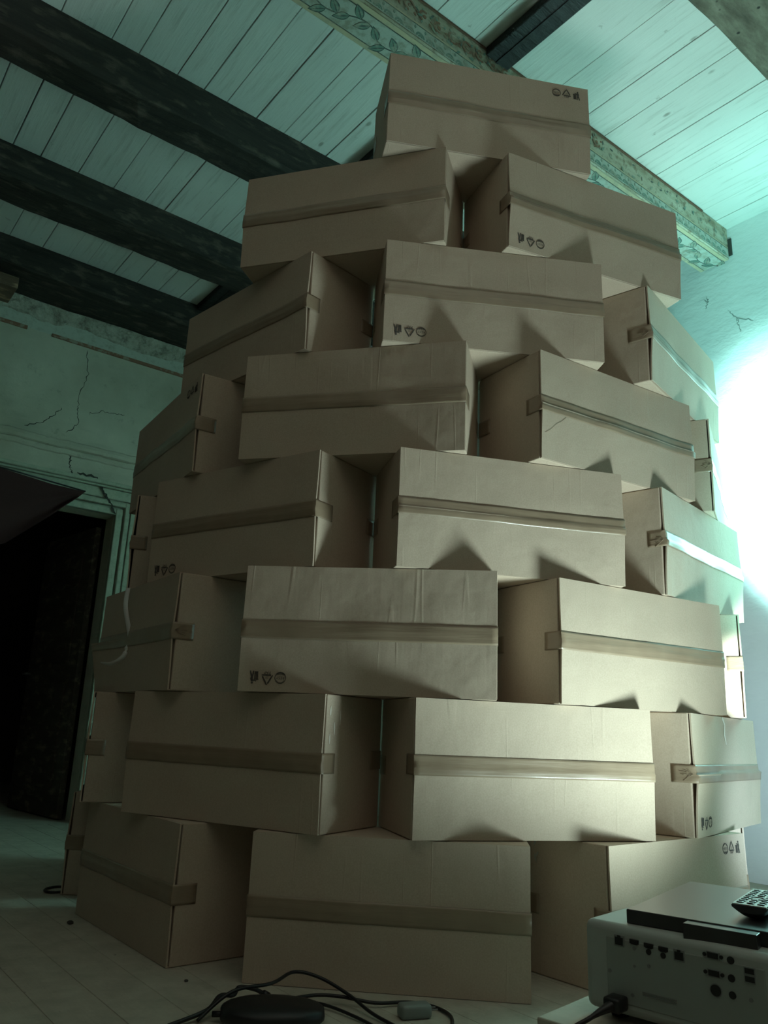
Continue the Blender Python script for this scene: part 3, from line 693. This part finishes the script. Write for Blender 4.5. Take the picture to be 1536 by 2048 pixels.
bm.faces.new(prev); bmesh.ops.recalc_face_normals(bm, faces=bm.faces)
tag(obj('paper_strip', bm, RIBM, smooth=True), 'thin white paper strip curling down between boxes at the left edge of the tower', 'strip')

# ------------------------------------------------------------------ projector on a pale board
PZ = 0.2798
tb = empty('low_table', (0.3637, 1.4635, 0), -0.75)
tag(tb, 'pale low table under the projector, only its back corner showing', 'table')
obj('tabletop', B(-0.047, 0.62, -0.075, 0.50, PZ - 0.035, PZ - 0.012, bev=0.003), TABLE, tb)
for (lx, ly) in ((-0.02, -0.05), (0.59, -0.05), (-0.02, 0.47), (0.59, 0.47)): obj('leg', B(lx - 0.02, lx + 0.02, ly - 0.02, ly + 0.02, 0, PZ - 0.035, bev=0.002), TABLE, tb)
pr = empty('projector', (0.3637, 1.4635, PZ), -0.75)
tag(pr, 'off-white video projector seen from behind, rows of black sockets, power cord plugged in', 'projector')
PH, PW, PD = 0.131, 0.345, 0.30
bm = B(0, PW, 0, PD, 0, PH, bev=0.012, seg=4); obj('projector_case', bm, PROJM, pr, True)
for o_ in (bpy.data.objects['projector_case'],):
    for p_ in o_.data.polygons: p_.use_smooth = p_.area < 0.002
obj('port_panel', B(0.040, 0.287, -0.0012, 0.004, 0.018, PH - 0.020, bev=0.0015), PROJD, pr)
for lx, ly in ((0.04, 0.04), (PW - 0.04, 0.04), (0.04, PD - 0.05), (PW - 0.04, PD - 0.05)):
    bm = bmesh.new(); disc(bm, 0.014, lx, ly, lambda u, v, h: (u, v, -h), 0.0118, 16); bmesh.ops.recalc_face_normals(bm, faces=bm.faces); obj('foot', bm, CABLE, pr)
fp = lambda u, v, h: (u, -0.0013 - h, v - PZ)
def port(nm, shapes, mats=(PORTG, PORT)):
    bm = bmesh.new()
    for s in shapes:
        if s[0] == 'b': bx(bm, s[1] - s[3] / 2, s[1] + s[3] / 2, -0.0013 - s[5], 0.0, s[2] - PZ - s[4] / 2, s[2] - PZ + s[4] / 2, mi=s[6], bev=0.0004, seg=1)
        else: disc(bm, s[3], s[1], s[2], lambda u, v, h: (u, -0.0013 - h, v - PZ), s[5], 18, mi=s[6])
    bmesh.ops.recalc_face_normals(bm, faces=bm.faces); return obj(nm, bm, list(mats), pr)
for x, z in ((0.0633, 0.3876), (0.1618, 0.3851)):
    port('network_socket', [('b', x, z, 0.0175, 0.0165, 0.0010, 0), ('b', x, z - 0.0005, 0.0140, 0.0115, 0.0016, 1), ('b', x, z + 0.0065, 0.006, 0.003, 0.0016, 1)])
for x, z in ((0.0889, 0.3907), (0.113, 0.3897), (0.1368, 0.3892)):
    port('video_socket', [('b', x, z, 0.0155, 0.0062, 0.0012, 1), ('b', x, z - 0.0022, 0.011, 0.004, 0.0012, 1)])
for x, z, rr in ((0.0889, 0.3811, 0.003), (0.1128, 0.3806, 0.0043), (0.1364, 0.3801, 0.0043), (0.088, 0.3555, 0.002), (0.1119, 0.3605, 0.0025), (0.0453, 0.3407, 0.003), (0.083, 0.3133, 0.0028), (0.2651, 0.3474, 0.003)):
    port('round_socket', [('d', x, z, rr, 0, 0.0010, 1 if rr > 0.004 else 0)])
for x, z in ((0.2139, 0.3953), (0.2139, 0.3715)):
    port('monitor_socket', [('b', x, z, 0.0190, 0.0105, 0.0012, 0), ('b', x, z, 0.0165, 0.0080, 0.0018, 1), ('d', x - 0.0125, z, 0.0027, 0, 0.002, 1), ('d', x + 0.0125, z, 0.0027, 0, 0.002, 1)])
for x, z in ((0.2397, 0.3941), (0.2394, 0.3702), (0.2393, 0.348)): port('audio_socket', [('d', x, z, 0.0052, 0, 0.0014, 1)])
port('round_data_socket', [('d', 0.2153, 0.3492, 0.0092, 0, 0.001, 0), ('d', 0.2153, 0.3492, 0.0078, 0, 0.0016, 1)])
port('stacked_socket', [('b', 0.2657, 0.3795, 0.0165, 0.0215, 0.0010, 0), ('b', 0.2657, 0.3850, 0.0135, 0.0075, 0.0016, 1), ('b', 0.2657, 0.3743, 0.0135, 0.0075, 0.0016, 1)])
bm = bmesh.new(); t2 = text2d('IIIIIIIIIIIII', 0.009)
for z in (0.322, 0.318): bx(bm, 0.100, 0.154, -0.0022, -0.001, z - PZ - 0.0012, z - PZ + 0.0004)
obj('printed_label', bm, PORTG, pr)
for i in range(9): pass
bm = bmesh.new()
for i in range(14): bx(bm, PW - 0.0005, PW + 0.0008, 0.05 + i * 0.014, 0.058 + i * 0.014, 0.03, 0.10)
obj('side_vent', bm, PORT, pr)
bm = bmesh.new(); disc(bm, 0.045, 0.24, 0.065, lambda u, v, h: (u, PD + h, v), 0.03, 28); bmesh.ops.recalc_face_normals(bm, faces=bm.faces); obj('lens_barrel', bm, SLABM, pr)
# power cord
def prp(x, y, z):
    c, s = math.cos(-0.75), math.sin(-0.75); return Vector((0.3637 + c * x - s * y, 1.4635 + s * x + c * y, z))
def loc(pts, base): return [Vector(p) - base for p in pts]
base = prp(0.062, -0.001, 0.2996)
bm = B(-0.014, 0.014, -0.034, 0.0, -0.010, 0.011, bev=0.004, seg=2)
plug_bm = bm
pth = smooth_path([prp(0.062, -0.030, 0.2996), prp(0.054, -0.050, 0.294), prp(0.042, -0.070, 0.284), prp(0.025, -0.092, 0.270), prp(0.008, -0.108, 0.24), prp(0.0, -0.115, 0.12), prp(-0.03, -0.10, 0.012), prp(-0.2, 0.0, 0.006)], 7)
nn = len(pth); rad = [0.0036 + 0.005 * max(0, 1 - i / 12) for i in range(nn)]
pc = obj('power_cord', tube(bmesh.new(), loc(pth, base), rad, 10), CABLE, pr, True)
pc.location = (0.062, -0.001, 0.2996 - PZ); pc.rotation_euler = (0, 0, 0.75)
pg = obj('plug', plug_bm, CABLE, pc, True); pg.rotation_euler = (0, 0, -0.75)

# ------------------------------------------------------------------ black flat device on the projector and its remote
SZ = PZ + PH + 0.0003
sl = empty('media_player', (0.4261, 1.4329, SZ), -0.635)
tag(sl, 'flat black closed laptop-like device lying askew on top of the projector', 'electronics')
obj('device_case', B(0, 0.40, 0.0, 0.37, 0.0, 0.0215, bev=0.0018), SLABM, sl)
obj('battery_block', B(0.098, 0.205, -0.026, -0.0, -0.0165, 0.0195, bev=0.001), SLABM, sl)
rm = empty('remote_control', (0.606, 1.379, SZ + 0.0218), 0.95)
tag(rm, 'white-faced remote control with black buttons resting on the flat black device', 'remote control')
bm = bmesh.new()   # boat-shaped underside; local x = length, y = width
n = 14; rings = []
for i in range(n + 1):
    t = i / n; x = 0.0 + 0.17 * t; e = min(t, 1 - t) * n
    lift = 0.010 * max(0, 1 - e / 2.2) ** 1.5; ring = []
    for q in range(9):
        s = q / 8 * 2 - 1; yy = 0.0265 * s * (0.97 if i in (0, n) else 1); zz = 0.002 * 0 + lift + (0.017 - lift) * abs(s) ** 3.2
        ring.append(bm.verts.new((x, yy, zz)))
    ring += [bm.verts.new((x, 0.0265, 0.0205)), bm.verts.new((x, -0.0265, 0.0205))]
    rings.append(ring)
for a, b in zip(rings, rings[1:]):
    for q in range(11): bm.faces.new((a[q], a[(q + 1) % 11], b[(q + 1) % 11], b[q]))
bm.faces.new(rings[0][::-1]); bm.faces.new(rings[-1]); bmesh.ops.recalc_face_normals(bm, faces=bm.faces)
obj('remote_shell', bm, REMB, rm)
obj('remote_face', B(0.001, 0.169, -0.0255, 0.0255, 0.0206, 0.0225, bev=0.0006), REMT, rm)
for i in range(9):
    for s in (-1, 0, 1):
        if i in (3, 4) and s == 0: continue
        obj('button', B(0.010 + i * 0.017, 0.019 + i * 0.017, s * 0.0155 - 0.0052, s * 0.0155 + 0.0052, 0.0225, 0.0242, bev=0.0012), PORT, rm)
bm = bmesh.new(); disc(bm, 0.014, 0.070, 0, lambda u, v, h: (u, v, 0.0225 + h), 0.0012, 24, 0.010); bmesh.ops.recalc_face_normals(bm, faces=bm.faces); obj('direction_ring', bm, PORT, rm)

# ------------------------------------------------------------------ cables on the floor
pk = empty('power_adapter', (-0.222, 2.20, 0), 0.08)
tag(pk, 'rounded black power adapter lying among the cables in front of the lowest box', 'adapter')
bm = bmesh.new(); bmesh.ops.create_uvsphere(bm, u_segments=32, v_segments=16, radius=1.0)
for v in bm.verts:
    c_ = v.co.copy(); q_ = 1 + 0.05 * mn.noise(c_ * 2.5)
    v.co = Vector((0.128 * math.copysign(abs(c_.x) ** 0.85, c_.x) * q_, 0.078 * math.copysign(abs(c_.y) ** 0.85, c_.y) * q_, max(0.0, 0.024 + 0.030 * math.copysign(abs(c_.z) ** 0.75, c_.z) * q_)))
obj('adapter_case', bm, CABLE, pk, True)
obj('strain_relief', tube(bmesh.new(), [(-0.115, 0, 0.02), (-0.145, 0.005, 0.018)], 0.007), CABLE, pk, True)
def cable(label, pts, rad):
    b = Vector(pts[0]); b.z = 0; e = empty('cable', b)
    tag(e, label, 'cable', 'black cables on the floor'); obj('cable_sheath', tube(bmesh.new(), loc(smooth_path(pts, 8), b), rad, 8), CABLE, e, True)
    obj('cable_tip', tube(bmesh.new(), loc([pts[-1], Vector(pts[-1]) + (Vector(pts[-1]) - Vector(pts[-2])).normalized() * 0.02], b), rad * 1.7, 8), CABLE, e, True)
cable('black cable arching highest over the adapter, then sweeping right', [(-0.40, 2.18, 0.006), (-0.33, 2.235, 0.056), (-0.24, 2.30, 0.060), (-0.19, 2.385, 0.066), (-0.12, 2.385, 0.055), (-0.04, 2.34, 0.03), (0.02, 2.27, 0.012), (0.08, 2.20, 0.006), (0.16, 2.1, 0.006)], 0.0045)
cable('black cable making the wide right-hand loop round the grey plug', [(-0.20, 2.285, 0.028), (-0.13, 2.345, 0.024), (-0.06, 2.35, 0.022), (0.03, 2.345, 0.012), (0.12, 2.375, 0.008), (0.185, 2.355, 0.006), (0.222, 2.29, 0.006), (0.215, 2.2, 0.006), (0.17, 2.08, 0.006)], 0.0045)
cable('black cable running low and straight between the other two', [(-0.19, 2.365, 0.008), (-0.10, 2.32, 0.010), (-0.03, 2.26, 0.008), (0.03, 2.19, 0.006), (0.10, 2.08, 0.006)], 0.0042)
cable('black cable coiled along the left side of the adapter', [(-0.46, 2.14, 0.006), (-0.385, 2.21, 0.02), (-0.365, 2.27, 0.035), (-0.335, 2.30, 0.03), (-0.325, 2.33, 0.04), (-0.285, 2.335, 0.035), (-0.265, 2.355, 0.02)], 0.0055)
gp = empty('wall_plug', (0.13, 2.285, 0), 0.3)
tag(gp, 'small translucent grey plug lying inside the right-hand cable loop', 'plug')
obj('plug_body', B(-0.042, 0.042, -0.022, 0.022, 0, 0.034, bev=0.010, seg=3), PLUGM, gp, True)
for s in (-1, 1): obj('prong', tube(bmesh.new(), [(0.042, s * 0.009, 0.018), (0.06, s * 0.009, 0.018)], 0.002), PORTG, gp)
bm = bmesh.new(); pts = [(-1.30 + 0.045 * math.cos(t), 3.63 + 0.06 * math.sin(t), 0.006) for t in [0.5 + i * 0.28 for i in range(19)]]
tag(obj('cable_ring', tube(bm, pts, 0.005), CABLE, smooth=True), 'small dark open ring of wire on the floor at the far left', 'wire')
for (x, y, s, nm, lab) in ((-1.043, 3.09, 0.012, 'debris_crumb', 'dark crumb on the floor in front of the black bottom box'), (-0.50, 2.50, 0.006, 'debris_crumb', 'tiny dark speck on the floor left of the front box')):
    bm = bmesh.new(); bmesh.ops.create_icosphere(bm, subdivisions=2, radius=s)
    for v in bm.verts: v.co *= 1 + 0.35 * mn.noise(v.co * 90); v.co.z = max(v.co.z * 0.6 + s * 0.4, 0)
    o = obj(nm, bm, CRACK); o.location = (x, y, 0); tag(o, lab, 'debris')
